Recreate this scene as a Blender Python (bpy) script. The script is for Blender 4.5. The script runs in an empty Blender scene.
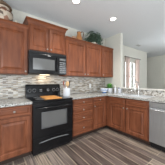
import bpy, bmesh, math, random
from mathutils import Vector, Matrix
random.seed(7)
C = bpy.context.scene.collection
S = bpy.context.scene
R = math.radians

# ------------------------------------------------------------------ camera
cam_d = bpy.data.cameras.new('camera'); cam = bpy.data.objects.new('camera', cam_d); C.objects.link(cam)
cam.location = (-2.911, -2.618, 1.243)
cam.rotation_euler = (R(90), 0, R(53.0 - 90))
cam_d.sensor_width = 36; cam_d.lens = 114.65/165*36; cam_d.shift_y = -1.0/165
cam_d.clip_start = 0.02
S.camera = cam
# ------------------------------------------------------------------ world, daylight, fill lamps, exposure
S.view_settings.view_transform = 'Standard'; S.view_settings.look = 'None'
S.view_settings.gamma = 1; S.view_settings.use_curve_mapping = False
S.view_settings.exposure = 0.12
w = bpy.data.worlds.new('sky'); S.world = w; w.use_nodes = True
bg = w.node_tree.nodes['Background']; bg.inputs[0].default_value = (0.86, 0.93, 1.0, 1); bg.inputs[1].default_value = 1.7

def area(name, loc, rot, sx, sy, power, col):
    l = bpy.data.lights.new(name, 'AREA'); l.shape = 'RECTANGLE'; l.size = sx; l.size_y = sy
    l.energy = power; l.color = col
    o = bpy.data.objects.new(name, l); C.objects.link(o); o.location = loc; o.rotation_euler = rot
    return o
# added fill lamps in the unseen openings, standing in for daylight
area('rear_fill', (-2.2, -5.85, 1.25), (R(90), 0, 0), 3.2, 2.1, 42, (0.93, 0.97, 1.0))
area('side_fill', (-5.05, -3.2, 1.45), (R(90), 0, R(-90)), 1.8, 1.5, 95, (0.93, 0.97, 1.0))
area('dining_fill', (2.0, -5.85, 1.45), (R(90), 0, 0), 2.4, 1.7, 50, (0.93, 0.97, 1.0))
# added lamps, out of view, aimed up to brighten the ceiling
area('kitchen_ceiling_fill', (-2.6, -3.6, 1.7), (R(180), 0, 0), 2.0, 1.2, 52, (0.84, 0.93, 1.0))
area('dining_ceiling_fill', (2.2, -2.6, 1.9), (R(180), 0, 0), 1.5, 1.5, 24, (0.88, 0.95, 1.0))
area('window_daylight', (1.64, 0.30, 1.45), (R(-90), 0, 0), 0.9, 1.3, 16, (0.93, 0.97, 1.0))

# ------------------------------------------------------------------ materials
def mat(name, col, rough=0.5, metal=0.0, **kw):
    m = bpy.data.materials.new(name); m.use_nodes = True
    b = m.node_tree.nodes['Principled BSDF']
    b.inputs['Base Color'].default_value = (*col, 1); b.inputs['Roughness'].default_value = rough
    b.inputs['Metallic'].default_value = metal
    for k, v in kw.items(): b.inputs[k.replace('_', ' ')].default_value = v
    return m
def nodes(m):
    nt = m.node_tree
    return nt, nt.nodes['Principled BSDF'], (lambda t: nt.nodes.new(t)), (lambda a, b: nt.links.new(a, b))
def ramp(n, stops, mode='LINEAR'):
    cr = n.color_ramp; cr.interpolation = mode
    while len(cr.elements) < len(stops): cr.elements.new(0.5)
    for e, (p, c) in zip(cr.elements, stops): e.position = p; e.color = (*c, 1)
def noisy(name, c1, c2, scale=(1, 1, 1), nscale=5, detail=6, rough=0.5, metal=0, lo=.3, hi=.7, bump=0, **kw):
    m = mat(name, c1, rough, metal, **kw); nt, b, N, L = nodes(m)
    tc = N('ShaderNodeTexCoord'); mp = N('ShaderNodeMapping'); mp.inputs['Scale'].default_value = scale
    no = N('ShaderNodeTexNoise'); no.inputs['Scale'].default_value = nscale; no.inputs['Detail'].default_value = detail
    rp = N('ShaderNodeValToRGB'); ramp(rp, [(lo, c1), (hi, c2)])
    L(tc.outputs['Object'], mp.inputs[0]); L(mp.outputs[0], no.inputs['Vector']); L(no.outputs['Fac'], rp.inputs[0])
    L(rp.outputs[0], b.inputs['Base Color'])
    if bump:
        bp = N('ShaderNodeBump'); bp.inputs['Strength'].default_value = bump; bp.inputs['Distance'].default_value = .01
        L(no.outputs['Fac'], bp.inputs['Height']); L(bp.outputs[0], b.inputs['Normal'])
    return m
M = {}
M['wall'] = noisy('wall_paint', (.60, .585, .52), (.64, .625, .56), nscale=30, rough=.85)
M['wall_far'] = noisy('olive_wall_paint_lifted', (.66, .64, .56), (.70, .68, .60), nscale=30, rough=.85)  # paint made lighter than the other walls in place of missing light
M['ceiling'] = noisy('ceiling_paint', (.76, .79, .815), (.79, .82, .845), nscale=60, rough=.95, bump=.15)
M['trim'] = mat('white_trim', (.78, .77, .74), .45)
M['wood'] = noisy('cherry_wood', (.110, .030, .011), (.235, .073, .028), (9, 9, 1.6), 1.8, 8, .38, Specular_IOR_Level=.32, lo=.25, hi=.75)
M['wood_flat'] = noisy('cherry_wood_cross_grain', (.110, .030, .011), (.235, .073, .028), (1.6, 9, 9), 1.8, 8, .38, Specular_IOR_Level=.32, lo=.25, hi=.75)
M['wood_base'] = noisy('cherry_wood_lower_lit', (.110, .034, .015), (.250, .085, .040), (9, 9, 1.6), 1.8, 8, .38, Specular_IOR_Level=.32, lo=.25, hi=.75)  # cherry lightened: sheen and light on the lower fronts put into the colour
M['wood_base_flat'] = noisy('cherry_wood_lower_lit_cross_grain', (.110, .034, .015), (.250, .085, .040), (1.6, 9, 9), 1.8, 8, .38, Specular_IOR_Level=.32, lo=.25, hi=.75)  # same lightening for light on the drawer fronts
M['toe'] = mat('dark_toe_kick', (.035, .018, .012), .6)
M['black'] = mat('black_enamel', (.006, .006, .007), .2, Specular_IOR_Level=.28)
M['black_matte'] = mat('black_plastic', (.010, .010, .011), .45, Specular_IOR_Level=.3)
M['glass_black'] = mat('black_glass', (.006, .006, .007), .08, Specular_IOR_Level=.35)
M['oven_glass'] = mat('oven_window_glass', (.11, .112, .112), .14, Specular_IOR_Level=1.0)
M['grey_print'] = mat('pale_grey_print', (.42, .43, .44), .4)
M['border_grey'] = mat('dark_grey_border', (.13, .135, .14), .3)
M['sink_steel'] = mat('satin_sink_steel', (.80, .81, .82), .38, .6)
M['chrome'] = mat('brushed_nickel', (.62, .61, .59), .25, 1)
M['knob_metal'] = mat('aged_nickel', (.33, .31, .29), .35, .9)
M['pad'] = mat('faded_grey_print', (.20, .205, .21), .35)
M['steel'] = noisy('stainless_steel', (.46, .475, .49), (.56, .575, .59), (60, 60, 1), 3, 4, .33, .85)
M['white'] = mat('white_ceramic', (.74, .76, .80), .25)
M['cream'] = mat('cream_ceramic', (.66, .60, .48), .5)
M['blue'] = mat('blue_glaze', (.07, .19, .48), .25)
M['leaf'] = noisy('green_leaf', (.06, .22, .04), (.20, .48, .10), nscale=14, rough=.5)
M['leaf_dark'] = noisy('dark_green_leaf', (.035, .075, .055), (.16, .24, .18), nscale=12, rough=.55)
M['stem'] = mat('green_stem', (.08, .12, .04), .6)
M['soil'] = mat('potting_soil', (.03, .02, .014), .9)
M['copper'] = noisy('tan_glazed_clay', (.36, .14, .045), (.52, .25, .09), nscale=7, rough=.4)
M['copper_dark'] = mat('brown_glaze', (.12, .045, .02), .35)
M['tan'] = noisy('tan_clay', (.42, .24, .15), (.52, .32, .21), nscale=9, rough=.6)
M['board'] = noisy('orange_bamboo', (.58, .24, .055), (.74, .36, .10), (2, 18, 2), 2, 5, .45)
M['red_handle'] = mat('red_brown_handle', (.30, .07, .04), .45)
M['pale_wood'] = mat('pale_beech', (.55, .36, .18), .6)
M['straw'] = noisy('dark_straw', (.085, .050, .028), (.20, .13, .075), (2, 2, 40), 3, 5, .8, bump=.5)
M['lamp'] = mat('lamp_diffuser', (.9, .9, .9), .6, Emission_Color=(1, .95, .88, 1), Emission_Strength=9)
M['hood_lamp'] = mat('warm_lamp_lens', (.9, .9, .8), .5, Emission_Color=(1, .82, .55, 1), Emission_Strength=3)
M['dark_metal'] = mat('dark_bronze', (.05, .045, .04), .4, .8)
M['sky_glass'] = mat('window_glass', (1, 1, 1), .0, Transmission_Weight=1.0, IOR=1.02)
M['clear'] = mat('clear_plastic', (.85, .88, .93), .12, Transmission_Weight=.45, IOR=1.3)
# curtain
m = mat('pink_sheer_curtain', (.80, .70, .65), .8); nt, b, N, L = nodes(m)
tr = N('ShaderNodeBsdfTranslucent'); tr.inputs[0].default_value = (.92, .82, .77, 1); mx = N('ShaderNodeMixShader'); mx.inputs[0].default_value = .45
L(b.outputs[0], mx.inputs[1]); L(tr.outputs[0], mx.inputs[2]); L(mx.outputs[0], nt.nodes['Material Output'].inputs[0]); M['curtain'] = m
# granite
def granite(name, stops):
    m = mat(name, (.5, .5, .45), .22); nt, b, N, L = nodes(m)
    tc = N('ShaderNodeTexCoord'); v = N('ShaderNodeTexVoronoi'); v.inputs['Scale'].default_value = 95
    n2 = N('ShaderNodeTexNoise'); n2.inputs['Scale'].default_value = 60; n2.inputs['Detail'].default_value = 3
    ad = N('ShaderNodeMix'); ad.data_type = 'FLOAT'; ad.inputs[0].default_value = .45
    sp = N('ShaderNodeSeparateColor'); rp = N('ShaderNodeValToRGB'); ramp(rp, stops)
    L(tc.outputs['Object'], v.inputs['Vector']); L(tc.outputs['Object'], n2.inputs['Vector'])
    L(v.outputs['Color'], sp.inputs[0]); L(sp.outputs[0], ad.inputs[2]); L(n2.outputs['Fac'], ad.inputs[3])
    L(ad.outputs[0], rp.inputs[0]); L(rp.outputs[0], b.inputs['Base Color']); return m
M['granite'] = granite('speckled_granite', [(.25, (.05, .047, .04)), (.36, (.26, .255, .235)), (.50, (.39, .385, .36)), (.72, (.52, .515, .49))])
# strip mosaic and plank floor, both from the brick pattern
def bricks(name, swiz, bw, rh, mortar, stops, mcol, rough, streak=None, off=.5, freq=2):
    m = mat(name, (.5, .5, .5), rough); nt, b, N, L = nodes(m)
    tc = N('ShaderNodeTexCoord'); sx = N('ShaderNodeSeparateXYZ'); cb = N('ShaderNodeCombineXYZ')
    L(tc.outputs['Object'], sx.inputs[0])
    if swiz == 'wall':
        a = N('ShaderNodeMath'); a.operation = 'SUBTRACT'; L(sx.outputs[0], a.inputs[0]); L(sx.outputs[1], a.inputs[1])
        L(a.outputs[0], cb.inputs[0]); L(sx.outputs[2], cb.inputs[1])
    else:
        L(sx.outputs[1], cb.inputs[0]); L(sx.outputs[0], cb.inputs[1])
    br = N('ShaderNodeTexBrick'); br.offset = off; br.offset_frequency = freq; br.squash = 1
    br.inputs['Color1'].default_value = (0, 0, 0, 1); br.inputs['Color2'].default_value = (1, 1, 1, 1); br.inputs['Mortar'].default_value = (.5, .5, .5, 1)
    br.inputs['Scale'].default_value = 1; br.inputs['Brick Width'].default_value = bw; br.inputs['Row Height'].default_value = rh
    br.inputs['Mortar Size'].default_value = mortar; br.inputs['Mortar Smooth'].default_value = .1
    L(cb.outputs[0], br.inputs['Vector'])
    rp = N('ShaderNodeValToRGB'); ramp(rp, stops, 'CONSTANT'); L(br.outputs['Color'], rp.inputs[0])
    col = rp.outputs[0]
    if streak:
        mp = N('ShaderNodeMapping'); mp.inputs['Scale'].default_value = streak[0]; L(tc.outputs['Object'], mp.inputs[0])
        no = N('ShaderNodeTexNoise'); no.inputs['Scale'].default_value = 1; no.inputs['Detail'].default_value = 7; L(mp.outputs[0], no.inputs['Vector'])
        r2 = N('ShaderNodeValToRGB'); ramp(r2, [(.28, streak[1]), (.72, streak[2])]); L(no.outputs['Fac'], r2.inputs[0])
        mu = N('ShaderNodeMix'); mu.data_type = 'RGBA'; mu.blend_type = 'MULTIPLY'; mu.inputs[0].default_value = 1
        L(col, mu.inputs[6]); L(r2.outputs[0], mu.inputs[7]); col = mu.outputs[2]
    mm = N('ShaderNodeMix'); mm.data_type = 'RGBA'; L(br.outputs['Fac'], mm.inputs[0]); L(col, mm.inputs[6]); mm.inputs[7].default_value = (*mcol, 1)
    L(mm.outputs[2], b.inputs['Base Color'])
    bp = N('ShaderNodeBump'); bp.invert = True; bp.inputs['Strength'].default_value = .3; bp.inputs['Distance'].default_value = .002
    L(br.outputs['Fac'], bp.inputs['Height']); L(bp.outputs[0], b.inputs['Normal'])
    return m
M['mosaic'] = bricks('strip_mosaic_tile', 'wall', .085, .0150, .0011,
    [(0, (.50, .455, .39)), (.14, (.24, .19, .145)), (.26, (.62, .585, .53)), (.42, (.36, .325, .275)), (.56, (.45, .38, .29)), (.68, (.42, .41, .385)), (.80, (.70, .67, .62)), (.91, (.18, .15, .12))],
    (.40, .37, .325), .22, off=.37, freq=3)
M['ledge'] = noisy('pale_stone', (.56, .545, .50), (.64, .625, .58), nscale=40, rough=.3)
M['mosaic_bar'] = bricks('square_mosaic_tile', 'wall', .034, .026, .0016,
    [(0, (.46, .44, .40)), (.18, (.22, .19, .16)), (.32, (.56, .54, .50)), (.50, (.34, .31, .27)), (.64, (.62, .60, .57)), (.80, (.38, .38, .37)), (.90, (.16, .14, .12))],
    (.44, .42, .38), .22, off=.5, freq=2)
M['floor'] = bricks('weathered_wood_plank_floor', 'floor', 1.83, .150, .0042,
    [(0, (.110, .088, .082)), (.25, (.165, .138, .127)), (.45, (.078, .062, .058)), (.62, (.20, .165, .142)), (.82, (.13, .107, .099))],
    (.46, .385, .28), .28, streak=((60, 2.0, 1), (.15, .14, .14), (2.6, 2.5, 2.3)), off=.37, freq=3)
# floral patterned ceramic
m = mat('patterned_ceramic', (.6, .5, .4), .5); nt, b, N, L = nodes(m)
tc = N('ShaderNodeTexCoord'); v = N('ShaderNodeTexVoronoi'); v.inputs['Scale'].default_value = 17
sp = N('ShaderNodeSeparateColor'); rp = N('ShaderNodeValToRGB')
ramp(rp, [(0, (.50, .42, .33)), (.28, (.12, .06, .04)), (.42, (.60, .51, .41)), (.58, (.27, .13, .08)), (.74, (.42, .36, .28)), (.88, (.10, .07, .05))], 'CONSTANT')
L(tc.outputs['Object'], v.inputs['Vector']); L(v.outputs['Color'], sp.inputs[0]); L(sp.outputs[0], rp.inputs[0]); L(rp.outputs[0], b.inputs['Base Color']); M['floral'] = m

# ------------------------------------------------------------------ mesh helpers
def bm_new(): return bmesh.new()
def box(bm, x0, x1, y0, y1, z0, z1, bev=0):
    r = bmesh.ops.create_cube(bm, size=1, matrix=Matrix.Translation(((x0+x1)/2, (y0+y1)/2, (z0+z1)/2)) @ Matrix.Diagonal((abs(x1-x0), abs(y1-y0), abs(z1-z0), 1)))
    if bev:
        es = {e for v in r['verts'] for e in v.link_edges}
        bmesh.ops.bevel(bm, geom=list(es), offset=bev, segments=2, affect='EDGES', profile=.5)
    return bm
def lathe(bm, prof, cx=0, cy=0, cz=0, n=24, mtx=None):
    rings = []
    for r, z in prof:
        if r < 1e-5:
            rings.append([bm.verts.new((cx, cy, cz+z))])
        else:
            rings.append([bm.verts.new((cx+r*math.cos(2*math.pi*k/n), cy+r*math.sin(2*math.pi*k/n), cz+z)) for k in range(n)])
    for a, b in zip(rings, rings[1:]):
        for k in range(n):
            k2 = (k+1) % n
            if len(a) == 1 and len(b) == 1: continue
            if len(a) == 1: f = (a[0], b[k2], b[k])
            elif len(b) == 1: f = (a[k], a[k2], b[0])
            else: f = (a[k], a[k2], b[k2], b[k])
            bm.faces.new(f)
    if mtx: bmesh.ops.transform(bm, matrix=mtx, verts=[v for r in rings for v in r])
    return bm
def tube(bm, pts, rad, n=10):
    pts = [Vector(p) for p in pts]; rings = []
    rads = rad if isinstance(rad, (list, tuple)) else [rad]*len(pts)
    up = Vector((0, 0, 1))
    t0 = (pts[1]-pts[0]).normalized()
    if abs(t0.dot(up)) > .95: up = Vector((1, 0, 0))
    for i, p in enumerate(pts):
        t = (pts[min(i+1, len(pts)-1)] - pts[max(i-1, 0)]).normalized()
        a = up - t*up.dot(t)
        if a.length < 1e-3: a = Vector((0, 1, 0)) - t*t.y
        a.normalize(); up = a; c = t.cross(a)
        rings.append([bm.verts.new(p + (a*math.cos(2*math.pi*k/n)+c*math.sin(2*math.pi*k/n))*rads[i]) for k in range(n)])
    for a, b in zip(rings, rings[1:]):
        for k in range(n): bm.faces.new((a[k], a[(k+1) % n], b[(k+1) % n], b[k]))
    bm.faces.new(rings[0][::-1]); bm.faces.new(rings[-1])
    return bm
def obj(name, bm, m, parent=None, smooth=False, loc=(0, 0, 0)):
    bmesh.ops.recalc_face_normals(bm, faces=bm.faces)
    me = bpy.data.meshes.new(name); bm.to_mesh(me); bm.free()
    me.materials.append(m if not isinstance(m, str) else M[m])
    if smooth:
        for p in me.polygons: p.use_smooth = True
        me.set_sharp_from_angle(angle=R(40))
    o = bpy.data.objects.new(name, me); C.objects.link(o); o.location = loc
    if parent: o.parent = parent
    return o
def tag(o, label, cat, group=None):
    o['label'] = label; o['category'] = cat
    if group: o['group'] = group
    return o
def thing(name, label, cat, loc=(0, 0, 0), rz=0, group=None):
    o = bpy.data.objects.new(name, None); C.objects.link(o); o.location = loc; o.rotation_euler = (0, 0, rz); o.empty_display_size = .1
    return tag(o, label, cat, group)
def struct(name, bm, m):
    o = obj(name, bm, m); o['kind'] = 'structure'; return o
def copy_tree(o, parent=None):
    c = o.copy(); C.objects.link(c)
    if parent: c.parent = parent
    for ch in list(o.children): copy_tree(ch, c)
    return c

# ------------------------------------------------------------------ room shell
H = 2.67
XL, YB, XF, YF = -5.2, -6.0, 4.35, 3.0
struct('floor', box(bm_new(), XL-.1, XF+.1, YB-.1, YF+.1, -.1, 0), 'floor')
struct('ceiling', box(bm_new(), XL-.1, XF+.1, YB-.1, YF+.1, H, H+.1), 'ceiling')
WX0, WX1, WZ0, WZ1 = 1.20, 2.06, .78, 2.10     # dining window opening
b = bm_new()
box(b, XL, WX0, 0, .14, 0, H); box(b, WX1, 3.06, 0, .14, 0, H); box(b, WX0, WX1, 0, .14, 0, WZ0); box(b, WX0, WX1, 0, .14, WZ1, H)
struct('wall_back', b, 'wall')
struct('wall_stub', box(bm_new(), 0, .11, -.61, -.001, 0, H), 'wall')
struct('wall_hall', box(bm_new(), 2.92, 3.06, .141, YF, 0, H), 'wall')
struct('wall_right', box(bm_new(), XF, XF+.1, YB, YF, 0, H), 'wall_far')
struct('wall_far', box(bm_new(), 3.061, XF-.001, YF-.1, YF, 0, H), 'wall_far')
b = bm_new(); box(b, XL-.1, XL, YB, -4.2, 0, H); box(b, XL-.1, XL, -2.2, .14, 0, H); box(b, XL-.1, XL, -4.2, -2.2, 0, .6); box(b, XL-.1, XL, -4.2, -2.2, 2.25, H)
struct('wall_left', b, 'wall')
b = bm_new(); box(b, XL, -3.9, YB-.1, YB, 0, H); box(b, -.5, .7, YB-.1, YB, 0, H); box(b, 3.3, XF, YB-.1, YB, 0, H)
box(b, -3.9, -.5, YB-.1, YB, 2.35, H); box(b, .7, 3.3, YB-.1, YB, 2.35, H); box(b, .7, 3.3, YB-.1, YB, 0, .55)
struct('wall_front', b, 'wall')
struct('wall_half', box(bm_new(), 0, .11, -3.2, -.611, 0, 1.038), 'wall')
for nm, bx in (('baseboard_back', (.112, 3.06, -.016, -.001, .001, .11)), ('baseboard_right', (XF-.016, XF-.001, YB, 2.89, .001, .11))):
    struct(nm, box(bm_new(), *bx), 'trim')

# the window of the dining room
wr = thing('window_1', 'x', 'window', (0, 0, 0)); del wr['label']; del wr['category']; wr['kind'] = 'structure'
b = bm_new(); T = .045
box(b, WX0, WX0+T, .05, .11, WZ0, WZ1); box(b, WX1-T, WX1, .05, .11, WZ0, WZ1); box(b, WX0, WX1, .05, .11, WZ0, WZ0+T); box(b, WX0, WX1, .05, .11, WZ1-T, WZ1)
ZM = 1.47; box(b, WX0, WX1, .045, .105, ZM-.025, ZM+.025)
obj('window_frame', b, 'trim', wr)
b = bm_new()
for k in (1, 2): x = WX0+T+(WX1-WX0-2*T)*k/3; box(b, x-.009, x+.009, .07, .088, WZ0+T, WZ1-T)
for z in ((WZ0+ZM)/2, (WZ1+ZM)/2): box(b, WX0+T, WX1-T, .0705, .0875, z-.009, z+.009)
obj('muntins', b, 'trim', wr)
obj('window_glass', box(bm_new(), WX0+T, WX1-T, .077, .081, WZ0+T, WZ1-T), 'sky_glass', wr)
obj('window_sill', box(bm_new(), WX0-.04, WX1+.04, -.03, .05, WZ0-.025, WZ0, .004), 'trim', wr)

# backsplash tile
b = bm_new(); box(b, -3.43, -2.441, -.009, -.0005, .915, 1.369); box(b, -2.44, -1.68, -.009, -.0005, .90, 1.385); box(b, -1.679, -.0095, -.009, -.0005, .915, 1.369)
struct('trim_1', b, 'mosaic'); bpy.data.objects['trim_1'].name = 'wall_tile_back'
b = bm_new(); box(b, -.009, -.0005, -.609, -.0005, .915, 1.068); box(b, -.009, -.0005, -3.2, -.61, .915, 1.037)
struct('wall_tile_bar', b, 'mosaic_bar')

# ------------------------------------------------------------------ cabinets
def panel_door(w, h, t=.020, stile=.058):
    b = bm_new()
    prof = [(0, 0), (0, -t+.003), (.003, -t), (stile, -t), (stile+.010, -t+.012), (stile+.018, -t+.012), (stile+.048, -t+.001)]
    rings = [[b.verts.new((x, y, z)) for x, z in ((i, i), (w-i, i), (w-i, h-i), (i, h-i))] for i, y in prof]
    for a, c in zip(rings, rings[1:]):
        for k in range(4): b.faces.new((a[k], a[(k+1) % 4], c[(k+1) % 4], c[k]))
    b.faces.new(rings[0][::-1]); b.faces.new(rings[-1])
    return b
def slab_front(w, h, t=.020):
    b = bm_new()
    prof = [(0, 0), (0, -t+.004), (.004, -t), (.026, -t), (.031, -t+.008), (.036, -t+.008), (.050, -t+.001)]
    rings = [[b.verts.new((x, y, z)) for x, z in ((i, i), (w-i, i), (w-i, h-i), (i, h-i))] for i, y in prof]
    for a, c in zip(rings, rings[1:]):
        for k in range(4): b.faces.new((a[k], a[(k+1) % 4], c[(k+1) % 4], c[k]))
    b.faces.new(rings[0][::-1]); b.faces.new(rings[-1])
    return b
def knob(parent, x, z):
    b = lathe(bm_new(), [(0, 0), (.006, 0), (.006, .012), (.015, .016), (.017, .022), (.013, .028), (0, .030)], n=16)
    bmesh.ops.transform(b, matrix=Matrix.Rotation(R(90), 4, 'X'), verts=b.verts)
    return obj('knob', b, 'knob_metal', parent, True, (x, -.0205, z))
def front(kind, root, x0, x1, z0, z1, yf, up, knobpos=None):
    m = ('wood' if up else 'wood_base') + ('' if kind == 'door' else '_flat')
    bm = panel_door(x1-x0, z1-z0) if kind == 'door' else slab_front(x1-x0, z1-z0)
    o = obj(kind if kind == 'door' else 'drawer', bm, m, root, loc=(x0, yf, z0))
    if kind == 'false': o.name = 'drawer_front'
    if knobpos: knob(o, knobpos[0]-x0, knobpos[1]-z0)
    return o
def crown(bm, w, yf, z0, hgt, out):
    # a flared moulding round left side, front and right side
    prof = [(0, 0), (.006, 0), (.010, hgt*.25), (out*.55, hgt*.6), (out, hgt*.8), (out, hgt), (0, hgt)]
    rings = []
    for o_, z in prof:
        rings.append([bm.verts.new(p) for p in ((-o_, -.002, z0+z), (-o_, yf-o_, z0+z), (w+o_, yf-o_, z0+z), (w+o_, -.002, z0+z))])
    for a, c in zip(rings, rings[1:]):
        for k in range(3): bm.faces.new((a[k], a[k+1], c[k+1], c[k]))
    return bm
def flatcrown(bm, w, yf, z0, hgt, out):
    prof = [(0, 0), (.005, 0), (.008, hgt*.3), (out*.6, hgt*.65), (out, hgt*.85), (out, hgt), (0, hgt)]
    rings = [[bm.verts.new(p) for p in ((.001, yf-o_, z0+z), (w-.001, yf-o_, z0+z))] for o_, z in prof]
    for a, c in zip(rings, rings[1:]): bm.faces.new((a[0], a[1], c[1], c[0]))
    bm.faces.new([r[0] for r in rings[:-1]]); bm.faces.new([r[1] for r in rings[:-1]][::-1])
    return bm
def wall_cabinet(label, x, w, z0, z1, doors, depth=.33, crown_h=.045, cr_out=.03, full_crown=False):
    t = thing('wall_cabinet', label, 'cabinet', (x, -.0, 0), 0)
    d = -depth
    b = bm_new(); box(b, .0005, w-.0005, d, -.001, z0, z1, .0015)
    obj('carcass', b, 'wood', t)
    b = bm_new(); (crown if full_crown else flatcrown)(b, w, d-.001, z1-.012, crown_h+.012, cr_out)
    obj('crown_moulding', b, 'wood_flat', t)
    for (a, c, kp) in doors:
        kx = c-.03 if kp == 'r' else a+.03
        front('door', t, a, c, z0+.012, z1-.03, d-.001, True, (kx, z0+.055) if kp else None)
    return t
UT = 2.215
wall_cabinet('cherry wood upper cabinet left of the microwave with a patterned jar on top', -3.43, .99, 1.37, UT, [(.02, .485, 'r'), (.505, .97, 'r')])
t = wall_cabinet('short raised cherry wood cabinet with tall crown moulding above the microwave', -2.44, .76, 1.825, 2.335, [(.022, .372, 'r'), (.388, .738, 'l')], depth=.345, crown_h=.075, cr_out=.045, full_crown=True)
wall_cabinet('cherry wood upper cabinet directly right of the microwave', -1.68, .59, 1.37, UT, [(.02, .575, 'r')])
wall_cabinet('middle one of the three upper cabinets right of the microwave', -1.09, .57, 1.37, UT, [(.015, .555, 'l')])
wall_cabinet('last upper cabinet on the right, against the cream stub wall', -.52, .519, 1.37, UT, [(.015, .50, 'l')])

def base_cabinet(label, loc, rz, w, fronts, depth=.61, name='base_cabinet', hollow=False):
    t = thing(name, label, 'cabinet', loc, rz); d = -depth
    b = bm_new()
    if hollow:
        box(b, .0005, .019, d+.02, -.012, .1, .874); box(b, w-.019, w-.0005, d+.02, -.012, .1, .874); box(b, .019, w-.019, d+.02, -.012, .1, .12)
        box(b, .0005, w-.0005, d, d+.02, .1, .874)
    else: box(b, .0005, w-.0005, d, -.012, .1, .874)
    obj('carcass', b, 'wood_base', t)
    obj('toe_kick', box(bm_new(), .001, w-.001, d+.075, d+.093, .001, .0995), 'toe', t)
    for f in fronts: front(f[0], t, f[1], f[2], f[3], f[4], d-.001, False, f[5] if len(f) > 5 else None)
    return t
base_cabinet('cherry wood base cabinet left of the black range', (-3.43, 0, 0), 0, .99,
    [('drawer', .02, .485, .715, .86, (.25, .79)), ('drawer', .505, .965, .715, .86, (.735, .79)),
     ('door', .02, .485, .125, .695, (.45, .65)), ('door', .505, .965, .125, .695)])
base_cabinet('cherry wood base cabinet with a stack of four drawers, right of the range', (-1.68, 0, 0), 0, .57,
    [('drawer', .03, .555, .725, .86, (.29, .792)), ('drawer', .03, .555, .555, .705, (.29, .63)), ('drawer', .03, .555, .385, .535, (.29, .46)), ('drawer', .03, .555, .125, .365, (.29, .245))])
base_cabinet('cherry wood base cabinet with one drawer over one door, by the inner corner', (-1.109, 0, 0), 0, .498,
    [('drawer', .02, .44, .725, .86, (.23, .792)), ('door', .02, .44, .125, .705, (.05, .66))])
base_cabinet('cherry wood sink base cabinet with two doors, left of the dishwasher', (0, -.612, 0), R(-90), 1.03,
    [('false', .10, .545, .725, .86), ('false', .565, 1.01, .725, .86), ('door', .10, .545, .125, .705, (.515, .65)), ('door', .565, 1.01, .125, .705, (.595, .65))], hollow=True)
base_cabinet('cherry wood base cabinet beyond the dishwasher at the end of the peninsula', (0, -2.262, 0), R(-90), .90,
    [('drawer', .02, .44, .725, .86, (.23, .79)), ('drawer', .46, .88, .725, .86, (.67, .79)), ('door', .02, .44, .125, .705, (.41, .65)), ('door', .46, .88, .125, .705, (.49, .65))])

# ------------------------------------------------------------------ counters
Z0, Z1 = .876, .914
b = bm_new(); box(b, -3.43, -2.4415, -.65, -.010, Z0, Z1, .004)
tag(obj('countertop', b, 'granite'), 'speckled granite countertop section left of the range', 'countertop')
SX0, SX1, SY0, SY1 = -.56, -.155, -1.56, -.80    # sink cut-out
b = bm_new()
box(b, -1.6785, -.65, -.65, -.010, Z0, Z1, .003); box(b, -.6505, SX0, -3.17, -.010, Z0, Z1, .003); box(b, SX1, -.010, -3.17, -.010, Z0, Z1, .003)
box(b, SX0-.004, SX1+.004, -3.17, SY0, Z0+.0002, Z1-.0002); box(b, SX0-.004, SX1+.004, SY1, -.010, Z0+.0002, Z1-.0002)
tag(obj('countertop', b, 'granite'), 'speckled granite L-shaped countertop running round the corner to the sink', 'countertop')
b = bm_new(); box(b, -.035, .15, -3.25, -.612, 1.0385, 1.07, .005)
tag(obj('bar_ledge', b, 'ledge'), 'raised pale stone bar ledge on the half wall behind the sink', 'bar ledge')

# sink
t = thing('sink', 'stainless steel double bowl sink set in the peninsula counter', 'sink', ((SX0+SX1)/2, (SY0+SY1)/2, Z1))
hx, hy = (SX1-SX0)/2, (SY1-SY0)/2
b = bm_new()
box(b, -hx-.02, hx+.02, -hy-.02, -hy+.014, .0005, .006); box(b, -hx-.02, hx+.02, hy-.014, hy+.02, .0005, .006)
box(b, -hx-.02, -hx+.014, -hy+.014, hy-.014, .0005, .006); box(b, hx-.014, hx+.02, -hy+.014, hy-.014, .0005, .006)
box(b, -hx+.014, hx-.014, -.015, .015, -.002, .006)
obj('rim', b, 'sink_steel', t)
for s in (-1, 1):
    ya, yb = (.016, hy-.003) if s > 0 else (-hy+.003, -.016)
    b = bm_new(); xa, xb = -hx+.003, hx-.003
    box(b, xa, xb, ya, yb, -.19, -.186); box(b, xa, xa+.003, ya, yb, -.186, .0); box(b, xb-.003, xb, ya, yb, -.186, .0)
    box(b, xa+.003, xb-.003, ya, ya+.003, -.186, .0); box(b, xa+.003, xb-.003, yb-.003, yb, -.186, .0)
    o = obj('bowl', b, 'sink_steel', t)
    obj('drain', lathe(bm_new(), [(0, 0), (.04, 0), (.04, .003), (.03, .002), (0, .001)], n=20), 'chrome', o, True, (0, (ya+yb)/2, -.1855))
# faucet
t = thing('faucet', 'tall brushed metal gooseneck faucet behind the sink', 'faucet', (-.085, -1.18, Z1))
obj('base', lathe(bm_new(), [(0, .0005), (.028, .0005), (.028, .008), (.018, .02), (.016, .07), (0, .07)]), 'chrome', t, True)
pts = [(0, 0, .06), (0, 0, .22)] + [(-.085+.085*math.cos(a), 0, .235+.085*math.sin(a)) for a in [R(d) for d in range(0, 181, 20)]] + [(-.17, 0, .17)]
obj('spout', tube(bm_new(), pts, .0125, 12), 'chrome', t, True)
obj('spray_head', lathe(bm_new(), [(0, 0), (.016, 0), (.018, .05), (.013, .07), (0, .07)]), 'chrome', t, True, (-.17, 0, .115))
obj('lever', tube(bm_new(), [(0, .01, .045), (0, .045, .055), (-.005, .085, .085)], [.008, .007, .005]), 'chrome', t, True)
t = thing('side_sprayer', 'short metal side sprayer standing left of the gooseneck faucet', 'sprayer', (-.085, -1.00, Z1))
obj('sprayer_base', lathe(bm_new(), [(0, .0005), (.022, .0005), (.02, .01), (.012, .03), (0, .03)]), 'chrome', t, True)
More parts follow.
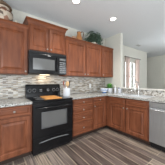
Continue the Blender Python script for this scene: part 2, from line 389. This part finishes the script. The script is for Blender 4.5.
obj('sprayer_head', lathe(bm_new(), [(0, .025), (.010, .025), (.014, .07), (.017, .10), (.010, .115), (0, .115)]), 'chrome', t, True)

# ------------------------------------------------------------------ range
t = thing('range', 'black freestanding electric range between the cherry base cabinets', 'range', (-2.44, 0, 0))
W = .758
b = bm_new(); box(b, .002, W, -.63, -.012, .04, .895, .003); obj('body', b, 'black', t)
b = bm_new(); box(b, .0005, W+.0005, -.665, -.011, .896, .921, .006); ck = obj('cooktop', b, 'glass_black', t)
for x, y, r in ((.20, -.47, .105), (.56, -.47, .085), (.20, -.22, .08), (.56, -.22, .105)):
    b = bm_new()
    for rr in (r, r*.72):
        lathe(b, [(rr-.004, .0), (rr, .0), (rr, .0008), (rr-.004, .0008), (rr-.004, 0)], n=40)
    obj('burner_ring', b, 'grey_print', ck, loc=(x, y, .9212))
# back guard with a leaning face
b = bm_new()
vs = [b.verts.new(p) for p in ((.004, -.115, .9215), (.004, -.011, .9215), (.004, -.011, 1.18), (.004, -.075, 1.18), (.004, -.092, 1.15))]
vs2 = [b.verts.new((W-.004, v.co.y, v.co.z)) for v in vs]
b.faces.new(vs); b.faces.new(vs2[::-1])
for k in range(5): b.faces.new((vs[k], vs[(k+1) % 5], vs2[(k+1) % 5], vs2[k]))
bmesh.ops.bevel(b, geom=b.edges[:], offset=.006, segments=2, affect='EDGES')
bgd = obj('backguard', b, 'black', t, True)
tilt = math.atan2(.023, .2285)
def guard_y(z): return -.115+.023*(z-.9215)/.2285
for x in (.075, .165, W-.165, W-.075):
    z = 1.055
    b = lathe(bm_new(), [(0, 0), (.026, 0), (.026, .004), (.020, .008), (.018, .026), (.014, .030), (0, .030)], n=20)
    box(b, -.003, .003, -.017, .017, .028, .034)
    bmesh.ops.transform(b, matrix=Matrix.Rotation(R(90)-tilt, 4, 'X'), verts=b.verts)
    k = obj('control_knob', b, 'black_matte', bgd, True, (x, guard_y(z)-.002, z))
    b = lathe(bm_new(), [(.030, 0), (.034, 0), (.034, .001), (.030, .001), (.030, 0)], n=28)
    bmesh.ops.transform(b, matrix=Matrix.Rotation(R(90)-tilt, 4, 'X'), verts=b.verts)
    obj('dial_marking', b, 'grey_print', bgd, loc=(x, guard_y(z)-.001, z))
b = bm_new(); box(b, .26, .50, -.004, 0, -.045, .045, .002)
bmesh.ops.transform(b, matrix=Matrix.Rotation(-tilt, 4, 'X'), verts=b.verts)
dp = obj('display_panel', b, 'glass_black', bgd, loc=(0, guard_y(1.06)-.001, 1.06))
b = bm_new()
for i in range(3):
    for j in range(2):
        for x0 in (.275, .43): box(b, x0+i*.019, x0+i*.019+.012, -.0055, -.0042, -.028+j*.034, -.016+j*.034)
bmesh.ops.transform(b, matrix=Matrix.Rotation(-tilt, 4, 'X'), verts=b.verts)
obj('buttons', b, 'grey_print', dp)['kind'] = 'stuff'
# oven door: frame round a recessed window, handle
b = bm_new(); DX0, DX1, DZ0, DZ1 = .006, W-.004, .305, .872
ox0, ox1, oz0, oz1 = .145, .615, .45, .715
def frame_door(b, y0, y1):
    o = [(DX0, DZ0), (DX1, DZ0), (DX1, DZ1), (DX0, DZ1)]; i = [(ox0, oz0), (ox1, oz0), (ox1, oz1), (ox0, oz1)]
    F = [b.verts.new((x, y0, z)) for x, z in o]; G = [b.verts.new((x, y0, z)) for x, z in i]
    K = [b.verts.new((x, y1, z)) for x, z in o]; I = [b.verts.new((x, y1, z)) for x, z in i]
    for k in range(4):
        j = (k+1) % 4
        b.faces.new((F[k], F[j], G[j], G[k])); b.faces.new((K[k], I[k], I[j], K[j])); b.faces.new((F[k], K[k], K[j], F[j])); b.faces.new((G[k], G[j], I[j], I[k]))
frame_door(b, -.668, -.632)
dr = obj('oven_door', b, 'black', t); m = dr.modifiers.new('bevel', 'BEVEL'); m.width = .004; m.segments = 2
b = bm_new(); box(b, ox0+.001, ox1-.001, -.660, -.654, oz0+.001, oz1-.001); obj('oven_window', b, 'oven_glass', dr)
b = bm_new(); f = .006
box(b, ox0-f, ox1+f, -.6705, -.6683, oz0-f, oz0); box(b, ox0-f, ox1+f, -.6705, -.6683, oz1, oz1+f); box(b, ox0-f, ox0, -.6705, -.6683, oz0, oz1); box(b, ox1, ox1+f, -.6705, -.6683, oz0, oz1)
obj('window_border', b, 'border_grey', dr)['label'] = 'thin grey border round the oven window'
b = tube(bm_new(), [(.05, -.667, .80), (.055, -.700, .80), (.09, -.708, .80)] + [(.09+.575*k/8, -.708-.010*math.sin(math.pi*k/8), .80) for k in range(1, 8)] + [(.665, -.708, .80), (.70, -.700, .80), (.705, -.667, .80)], .012, 10)
obj('oven_handle', b, 'black', dr, True)
b = bm_new(); box(b, DX0, DX1, -.662, -.632, .055, .295, .005); sd = obj('storage_drawer', b, 'black', t)
n = 12; b = bm_new()
tube(b, [(.10+.56*k/n, -.667, .215+.016*math.sin(math.pi*k/n)) for k in range(n+1)], [.003]+[.009]*(n-1)+[.003], 8)
obj('drawer_grip_highlight', b, 'border_grey', sd, True)  # grey on a black grip, standing in for the highlight along it
b = bm_new(); box(b, .02, W-.02, -.60, -.05, .001, .0395); obj('plinth', b, 'black_matte', t)
# pots on the range: a bamboo board
t = thing('cutting_board', 'orange bamboo cutting board lying on the black cooktop', 'cutting board', (-2.045, -.42, .9225), R(-4))
b = bm_new(); box(b, -.155, .155, -.215, .215, .0, .018, .006); obj('board', b, 'board', t)
b = bm_new()
for x in (-.13, .13): box(b, x-.003, x+.003, -.19, .19, .0182, .0190)
for y in (-.19, .19): box(b, -.13, .13, y-.003, y+.003, .0182, .0190)
obj('juice_groove', b, 'copper_dark', t)

# ------------------------------------------------------------------ microwave
t = thing('microwave', 'black over-the-range microwave under the raised cabinet', 'microwave', (-2.44, 0, 1.392))
MH = .425
b = bm_new(); box(b, .001, .759, -.375, -.011, 0, MH, .003); bd = obj('body', b, 'black_matte', t)
b = bm_new(); box(b, .002, .565, -.405, -.376, .004, MH-.05, .004); md = obj('microwave_door', b, 'black', t)
b = bm_new(); box(b, .065, .485, -.4070, -.4053, .075, .285, .0005); obj('door_window', b, 'oven_glass', md)
b = tube(bm_new(), [(.53, -.4055, .05), (.53, -.43, .06), (.53, -.435, .19), (.53, -.43, .33), (.53, -.4055, .34)], .009, 10); obj('door_handle', b, 'black', md, True)
b = bm_new(); box(b, .567, .758, -.405, -.376, .004, MH-.05, .004); cp = obj('control_panel', b, 'glass_black', t)
b = bm_new(); box(b, .595, .735, -.4066, -.4052, .290, .335); obj('clock_display', b, 'oven_glass', cp)
b = bm_new()
for i in range(4):
    for j in range(6): box(b, .596+i*.036, .624+i*.036, -.4064, -.4052, .035+j*.040, .058+j*.040)
obj('keypad', b, 'pad', cp)
b = bm_new(); box(b, .002, .758, -.400, -.376, MH-.048, MH-.002, .002)
for k in range(30): box(b, .03+k*.0235, .046+k*.0235, -.4025, -.3995, MH-.036, MH-.012)
obj('vent_grille', b, 'black_matte', t)
b = bm_new(); box(b, .34, .40, -.4075, -.4052, .345, .357); obj('badge', b, 'chrome', md)
hl = obj('lamp_lens', box(bm_new(), .28, .48, -.16, -.08, -.006, -.0005), 'hood_lamp', t)
l = bpy.data.lights.new('hood_light', 'AREA'); l.shape = 'RECTANGLE'; l.size = .2; l.size_y = .08; l.energy = .7; l.color = (1, .80, .52)
o = bpy.data.objects.new('hood_light', l); C.objects.link(o); o.location = (-2.06, -.12, 1.38)

# ------------------------------------------------------------------ dishwasher
t = thing('dishwasher', 'stainless steel dishwasher right of the sink cabinet', 'dishwasher', (0, -1.647, 0), R(-90))
b = bm_new(); box(b, .004, .606, -.575, -.02, .10, .868); obj('tub', b, 'black_matte', t)
b = bm_new(); box(b, .006, .604, -.628, -.577, .125, .765, .006); dd = obj('dishwasher_door', b, 'steel', t)
b = bm_new(); box(b, .006, .604, -.622, -.577, .770, .866, .005); pn = obj('control_panel', b, 'steel', t)
obj('door_handle', tube(bm_new(), [(.03, -.629, .735), (.035, -.668, .735), (.06, -.676, .735), (.30, -.682, .735), (.55, -.676, .735), (.575, -.668, .735), (.58, -.629, .735)], .011, 12), 'steel', dd, True)
b = bm_new(); box(b, .008, .602, -.55, -.535, .002, .098); obj('toe_panel', b, 'black_matte', t)
b = bm_new()
for k in range(7): box(b, .34+k*.03, .352+k*.03, -.6232, -.6222, .815, .820)
obj('button_marks', b, 'black_matte', pn)

# ------------------------------------------------------------------ counter things
# utensil crock
t = thing('utensil_crock', 'wide white utensil crock at the right edge of the black cooktop', 'crock', (-1.675, -.40, .9225))
b = lathe(bm_new(), [(0, 0), (.074, 0), (.078, .006), (.078, .165), (.081, .178), (.076, .178), (.073, .165), (.072, .012), (0, .012)], n=28)
obj('jar', b, 'white', t, True)
def utensil(name, label, mat_h, mat_t, ang, lean, kind, hgt, cat):
    u = thing(name, label, cat, (-1.675, -.40, .936), ang)
    r0, r1 = .018, .050
    top = Vector((r1+lean, 0, hgt))
    obj('handle', tube(bm_new(), [(r0, 0, .002), tuple(top)], .0055, 8), mat_h, u, True)
    b = bm_new()
    if kind == 'spoon':
        bmesh.ops.create_uvsphere(b, u_segments=16, v_segments=10, radius=1, matrix=Matrix.Translation(top+Vector((.006, 0, .035))) @ Matrix.Diagonal((.014, .044, .054, 1)))
    elif kind == 'turner':
        box(b, top.x-.002, top.x+.004, -.05, .05, top.z-.005, top.z+.10, .002)
    else:
        for k in range(6):
            a = math.pi*k/6
            tube(b, [(top.x+.028*math.cos(a)*math.sin(s*math.pi), .028*math.sin(a)*math.sin(s*math.pi), top.z+.085*s if True else 0) for s in [i/8 for i in range(9)]], .0016, 5)
            tube(b, [(top.x-.028*math.cos(a)*math.sin(s*math.pi), -.028*math.sin(a)*math.sin(s*math.pi), top.z+.085*s) for s in [i/8 for i in range(9)]], .0016, 5)
    obj('head', b, mat_t, u, True)
utensil('wooden_spoon', 'reddish brown wooden spoon leaning left in the white crock', 'red_handle', 'red_handle', R(160), .010, 'spoon', .235, 'spoon')
utensil('spatula', 'black spatula leaning right in the white crock', 'black_matte', 'black_matte', R(-20), .012, 'turner', .225, 'spatula')
utensil('whisk', 'metal whisk standing at the back of the white crock', 'chrome', 'chrome', R(70), .004, 'whisk', .215, 'whisk')
utensil('ladle', 'pale wooden spoon standing in front in the white crock', 'pale_wood', 'pale_wood', R(-100), -.002, 'spoon', .22, 'spoon')
bpy.data.objects['ladle'].name = 'wooden_spoon'
# blue and white bowl
t = thing('ceramic_bowl', 'blue and white ceramic bowl in the counter corner beside the potted plant', 'bowl', (-.37, -.31, Z1+.001)); t.scale = (1.1, 1.1, 1.35)
obj('bowl_body', lathe(bm_new(), [(0, 0), (.050, 0), (.052, .008), (.088, .045), (.100, .085), (.094, .086), (.082, .050), (.045, .014), (0, .012)], n=32), 'blue', t, True)
obj('rim_band', lathe(bm_new(), [(.0965, .070), (.1015, .0855), (.1005, .094), (.0945, .094), (.0925, .0865), (.0965, .070)], n=32), 'white', t, True)
b = bm_new(); lathe(b, [(.0675, .020), (.0905, .044), (.0915, .052), (.068, .026), (.0675, .020)], n=32); obj('painted_band', b, 'white', t, True)
# leafy helper
def leaf(b, base, d, ln, wd, droop=.3):
    d = Vector(d).normalized(); side = d.cross(Vector((0, 0, 1)))
    if side.length < .05: side = Vector((1, 0, 0))
    side.normalize(); nrm = side.cross(d)
    rows = []
    for s, k in ((0, .12), (.25, .75), (.55, 1), (.8, .6), (1, .05)):
        c = Vector(base) + d*ln*s - Vector((0, 0, 1))*droop*ln*s*s
        rows.append([b.verts.new(c - side*wd*k*.5 + nrm*.08*wd*k), b.verts.new(c - nrm*.08*wd*k), b.verts.new(c + side*wd*k*.5 + nrm*.08*wd*k)])
    for a, c in zip(rows, rows[1:]):
        b.faces.new((a[0], a[1], c[1], c[0])); b.faces.new((a[1], a[2], c[2], c[1]))
t = thing('potted_plant', 'small bright green plant in a white pot on the counter by the stub wall', 'plant', (-.155, -.335, Z1+.001)); t.scale = (1.05, 1.05, 1.12)
obj('pot', lathe(bm_new(), [(0, 0), (.052, 0), (.060, .010), (.074, .09), (.079, .115), (.072, .115), (.066, .095), (0, .093)], n=28), 'white', t, True)
obj('soil', lathe(bm_new(), [(0, .0945), (.064, .0945), (.060, .100), (0, .103)], n=20), 'soil', t, True)
b = bm_new()
for k in range(130):
    a = random.uniform(0, 2*math.pi); e = random.uniform(.25, 1.4); r = random.uniform(0, .05)
    leaf(b, (r*math.cos(a), r*math.sin(a), .10+random.uniform(0, .09)), (math.cos(a)*math.cos(e), math.sin(a)*math.cos(e), math.sin(e)), random.uniform(.06, .11), .038, .3)
o = obj('foliage', b, 'leaf', t); o['kind'] = 'stuff'
# soap bottles
t = thing('soap_bottle', 'tall white pump soap bottle nearest the potted plant', 'bottle', (-.10, -.50, Z1+.001))
obj('bottle', lathe(bm_new(), [(0, 0), (.030, 0), (.033, .006), (.033, .12), (.026, .145), (.012, .155), (.012, .165), (0, .165)], n=20), 'white', t, True)
b = lathe(bm_new(), [(0, .1655), (.014, .1655), (.014, .182), (.004, .184), (.004, .21), (0, .21)], n=14); tube(b, [(.008, 0, .212), (-.045, 0, .210), (-.05, 0, .203)], .006, 8); obj('pump', b, 'trim', t, True)
t = thing('soap_bottle', 'clear squat soap bottle at the end of the stub wall', 'bottle', (-.105, -.66, Z1+.001))
obj('bottle', lathe(bm_new(), [(0, 0), (.040, 0), (.044, .008), (.044, .085), (.034, .115), (.013, .13), (0, .13)], n=24), 'clear', t, True)
b = lathe(bm_new(), [(0, .1305), (.015, .1305), (.015, .148), (.004, .15), (.004, .172), (0, .172)], n=14); tube(b, [(.008, 0, .174), (-.042, 0, .172), (-.048, 0, .165)], .0055, 8); obj('pump', b, 'trim', t, True)
t = thing('soap_bottle', 'small white bottle standing behind the clear squat one', 'bottle', (-.06, -.59, Z1+.001))
obj('bottle', lathe(bm_new(), [(0, 0), (.022, 0), (.024, .006), (.024, .10), (.012, .115), (0, .115)], n=18), 'white', t, True)
obj('cap', lathe(bm_new(), [(0, .1155), (.012, .1155), (.011, .14), (0, .14)], n=14), 'blue', t, True)
# outlet
t = thing('power_outlet', 'cream power outlet on the tile backsplash left of the blue bowl', 'outlet', (-.66, -.0095, 1.11))
obj('cover_plate', box(bm_new(), -.036, .036, -.005, 0, -.058, .058, .002), 'trim', t)
for z in (-.024, .024):
    o = obj('socket', lathe(bm_new(), [(0, 0), (.0155, 0), (.0155, .002), (0, .002)], n=20, mtx=Matrix.Rotation(R(90), 4, 'X')), 'white', t, loc=(0, -.0052, z))
    b = bm_new(); box(b, -.007, -.005, -.0028, -.0021, -.004, .005); box(b, .005, .007, -.0028, -.0021, -.004, .005); obj('slots', b, 'black_matte', o)

# ------------------------------------------------------------------ things on top of the cabinets
TOP = UT+.001
t = thing('lidded_jar', 'large patterned jar with dark straw lid on the left cabinet', 'jar', (-2.835, -.20, TOP)); t.scale = (1.22, 1.22, 1.06)
obj('jar_body', lathe(bm_new(), [(0, 0), (.085, 0), (.095, .01), (.125, .07), (.142, .14), (.130, .21), (.095, .255), (.085, .265), (.095, .28), (0, .28)], n=32), 'floral', t, True)
for z, r in ((.045, .113), (.20, .1335)):
    b = bm_new(); lathe(b, [(r-.006, z-.008), (r+.004, z-.006), (r+.004, z+.006), (r-.006, z+.008), (r-.006, z-.008)], n=32)
    obj('painted_ring', b, 'copper_dark', t, True)
obj('lid', lathe(bm_new(), [(0, .281), (.125, .281), (.128, .292), (.10, .33), (.055, .37), (.020, .385), (.022, .40), (.012, .415), (0, .417)], n=32), 'straw', t, True)
t = thing('candle_holder', 'small pale ceramic candle holder beside the large patterned jar', 'candle holder', (-2.615, -.19, TOP))
obj('holder', lathe(bm_new(), [(0, 0), (.030, 0), (.032, .01), (.014, .025), (.012, .06), (.026, .08), (.026, .09), (0, .09)], n=20), 'cream', t, True)
obj('candle', lathe(bm_new(), [(0, .0905), (.020, .0905), (.020, .15), (.004, .152), (.001, .162), (0, .162)], n=16), 'cream', t, True)
t = thing('clay_pitcher', 'tan glazed clay pitcher on the right cabinets left of the trailing fern', 'pitcher', (-1.20, -.20, TOP)); t.scale = (.85, .85, 1.0)
obj('pitcher_body', lathe(bm_new(), [(0, 0), (.062, 0), (.070, .01), (.092, .08), (.094, .14), (.070, .21), (.055, .25), (.062, .285), (.055, .285), (.048, .25), (.060, .20), (0, .03)], n=28), 'copper', t, True)
b = tube(bm_new(), [(.055, 0, .275), (.10, -.01, .335), (.15, -.01, .325), (.165, -.01, .26), (.14, 0, .18), (.088, 0, .14)], [.010, .013, .013, .012, .011, .010], 10); obj('pitcher_handle', b, 'copper_dark', t, True)
b = lathe(bm_new(), [(.054, .284), (.066, .284), (.068, .30), (.056, .30), (.054, .284)], n=28); obj('rim', b, 'copper_dark', t, True)
t = thing('clay_bowl', 'low tan clay pot left of the clay pitcher, on the cabinet top', 'pot', (-1.37, -.22, TOP)); t.scale = (.9, .9, .66)
obj('pot_body', lathe(bm_new(), [(0, 0), (.045, 0), (.075, .04), (.085, .10), (.070, .16), (.055, .185), (.062, .20), (.054, .20), (.046, .183), (.060, .15), (0, .03)], n=26), 'tan', t, True)
t = thing('potted_fern', 'dark trailing fern in a pale pot on top of the right cabinets', 'plant', (-.70, -.19, TOP))
obj('pot', lathe(bm_new(), [(0, 0), (.060, 0), (.068, .01), (.085, .10), (.090, .125), (.080, .125), (.074, .10), (0, .098)], n=26), 'cream', t, True)
b = bm_new(); bs = bm_new()
for k in range(70):
    a = random.uniform(0, 2*math.pi); L_ = random.uniform(.16, .33); up = random.uniform(.06, .30)
    if math.sin(a) > .3: L_ *= .55
    pts = []
    for i in range(7):
        s = i/6
        z = .14+up*math.sin(min(1, s*1.25)*math.pi*.62) - .10*s**3
        pts.append(Vector((L_*s*math.cos(a)*1.15, max(-.16, min(.15, L_*s*math.sin(a)*.75)), min(z, .39))))
    tube(bs, pts, [.0028]*6+[.001], 5)
    for i in range(1, 7):
        for sg in (-1, 1):
            d = (pts[i]-pts[i-1]).normalized(); sd_ = d.cross(Vector((0, 0, 1))).normalized()*sg
            leaf(b, pts[i], d*.5+sd_, random.uniform(.045, .075), .030, .3)
for v in b.verts:
    v.co.x = max(v.co.x, -.27); v.co.z = min(v.co.z, .44); v.co.y = min(v.co.y, .175)
o = obj('fronds', b, 'leaf_dark', t); o['kind'] = 'stuff'; obj('stems', bs, 'stem', t)

# ------------------------------------------------------------------ curtains
t = thing('curtain_rod', 'thin dark curtain rod above the dining window', 'curtain rod', (1.64, -.08, 2.215))
obj('rod', tube(bm_new(), [(-.56, 0, 0), (.56, 0, 0)], .009, 10), 'dark_metal', t, True)
for s in (-1, 1):
    b = bm_new(); bmesh.ops.create_uvsphere(b, u_segments=14, v_segments=10, radius=.022); obj('finial', b, 'dark_metal', t, True, (s*.58, 0, 0))
    b = bm_new(); tube(b, [(s*.50, 0, 0), (s*.50, .078, 0)], .006, 8); obj('bracket', b, 'dark_metal', t, True)
def curtain(label, x0, x1, ph):
    b = bm_new(); n = 60; rows = []
    for z, sq in ((2.20, .92), (2.15, .95), (1.6, 1), (.8, 1.02), (.02, 1.05)):
        row = []
        for k in range(n+1):
            s = k/n; cx = (x0+x1)/2
            row.append(b.verts.new((cx+(x0+(x1-x0)*s-cx)*sq, -.08+.026*math.sin(s*math.pi*2*5+ph)+(.006*math.sin(s*19+z*3)), z)))
        rows.append(row)
    for a, c in zip(rows, rows[1:]):
        for k in range(n): b.faces.new((a[k], a[k+1], c[k+1], c[k]))
    t = thing('curtain', label, 'curtain', ((x0+x1)/2, -.08, 0), group='pink curtains at the dining window')
    o = obj('curtain_panel', b, 'curtain', t, True, (-(x0+x1)/2, .08, 0))
    m = o.modifiers.new('solid', 'SOLIDIFY'); m.thickness = .002
    for k in range(6):
        x = x0+.02+(x1-x0-.04)*k/5-(x0+x1)/2
        obj('ring', lathe(bm_new(), [(.013, -.002), (.016, -.002), (.016, .002), (.013, .002), (.013, -.002)], n=14, mtx=Matrix.Rotation(R(90), 4, 'Y')), 'dark_metal', t, True, (x, 0, 2.213))
    
curtain('left pink sheer curtain panel of the dining window', 1.13, 1.37, 0)
curtain('right pink sheer curtain panel of the dining window', 1.90, 2.14, 1.2)

# ------------------------------------------------------------------ ceiling fittings
def downlight(label, x, y):
    t = thing('recessed_light', label, 'ceiling light', (x, y, H), group='recessed ceiling lights')
    t.scale = (.85, .85, 1); obj('trim_ring', lathe(bm_new(), [(.068, -.001), (.092, -.001), (.090, -.008), (.070, -.006), (.068, -.001)], n=32), 'trim', t, True)
    obj('diffuser', lathe(bm_new(), [(0, -.001), (.067, -.001), (.067, -.004), (0, -.005)], n=32), 'lamp', t)
    l = bpy.data.lights.new('bulb', 'SPOT'); l.energy = 50; l.spot_size = R(135); l.spot_blend = .8; l.shadow_soft_size = .07; l.color = (1, .95, .88)
    o = bpy.data.objects.new('bulb', l); C.objects.link(o); o.location = (0, 0, -.08); o.parent = t
downlight('recessed ceiling light nearest the microwave, at the top edge of the picture', -1.78, -.93)
downlight('recessed ceiling light in front of the corner cabinets', -.78, -.95)
downlight('added recessed ceiling light, unseen, behind the viewer on the left', -2.2, -2.9)  # extra lamp out of view, added to brighten the room
downlight('added recessed ceiling light, unseen, above the end of the peninsula', -.78, -2.6)  # another added lamp outside the frame, lifting the room's brightness
t = thing('ceiling_vent', 'small dark ceiling vent near the dining window', 'vent', (1.57, -.33, H))
obj('vent_frame', box(bm_new(), -.13, .13, -.07, .07, -.008, -.001, .002), 'trim', t)
b = bm_new()
for k in range(7): box(b, -.115, .115, -.055+k*.016, -.046+k*.016, -.012, -.0085)
obj('louvres', b, 'grey_print', t)
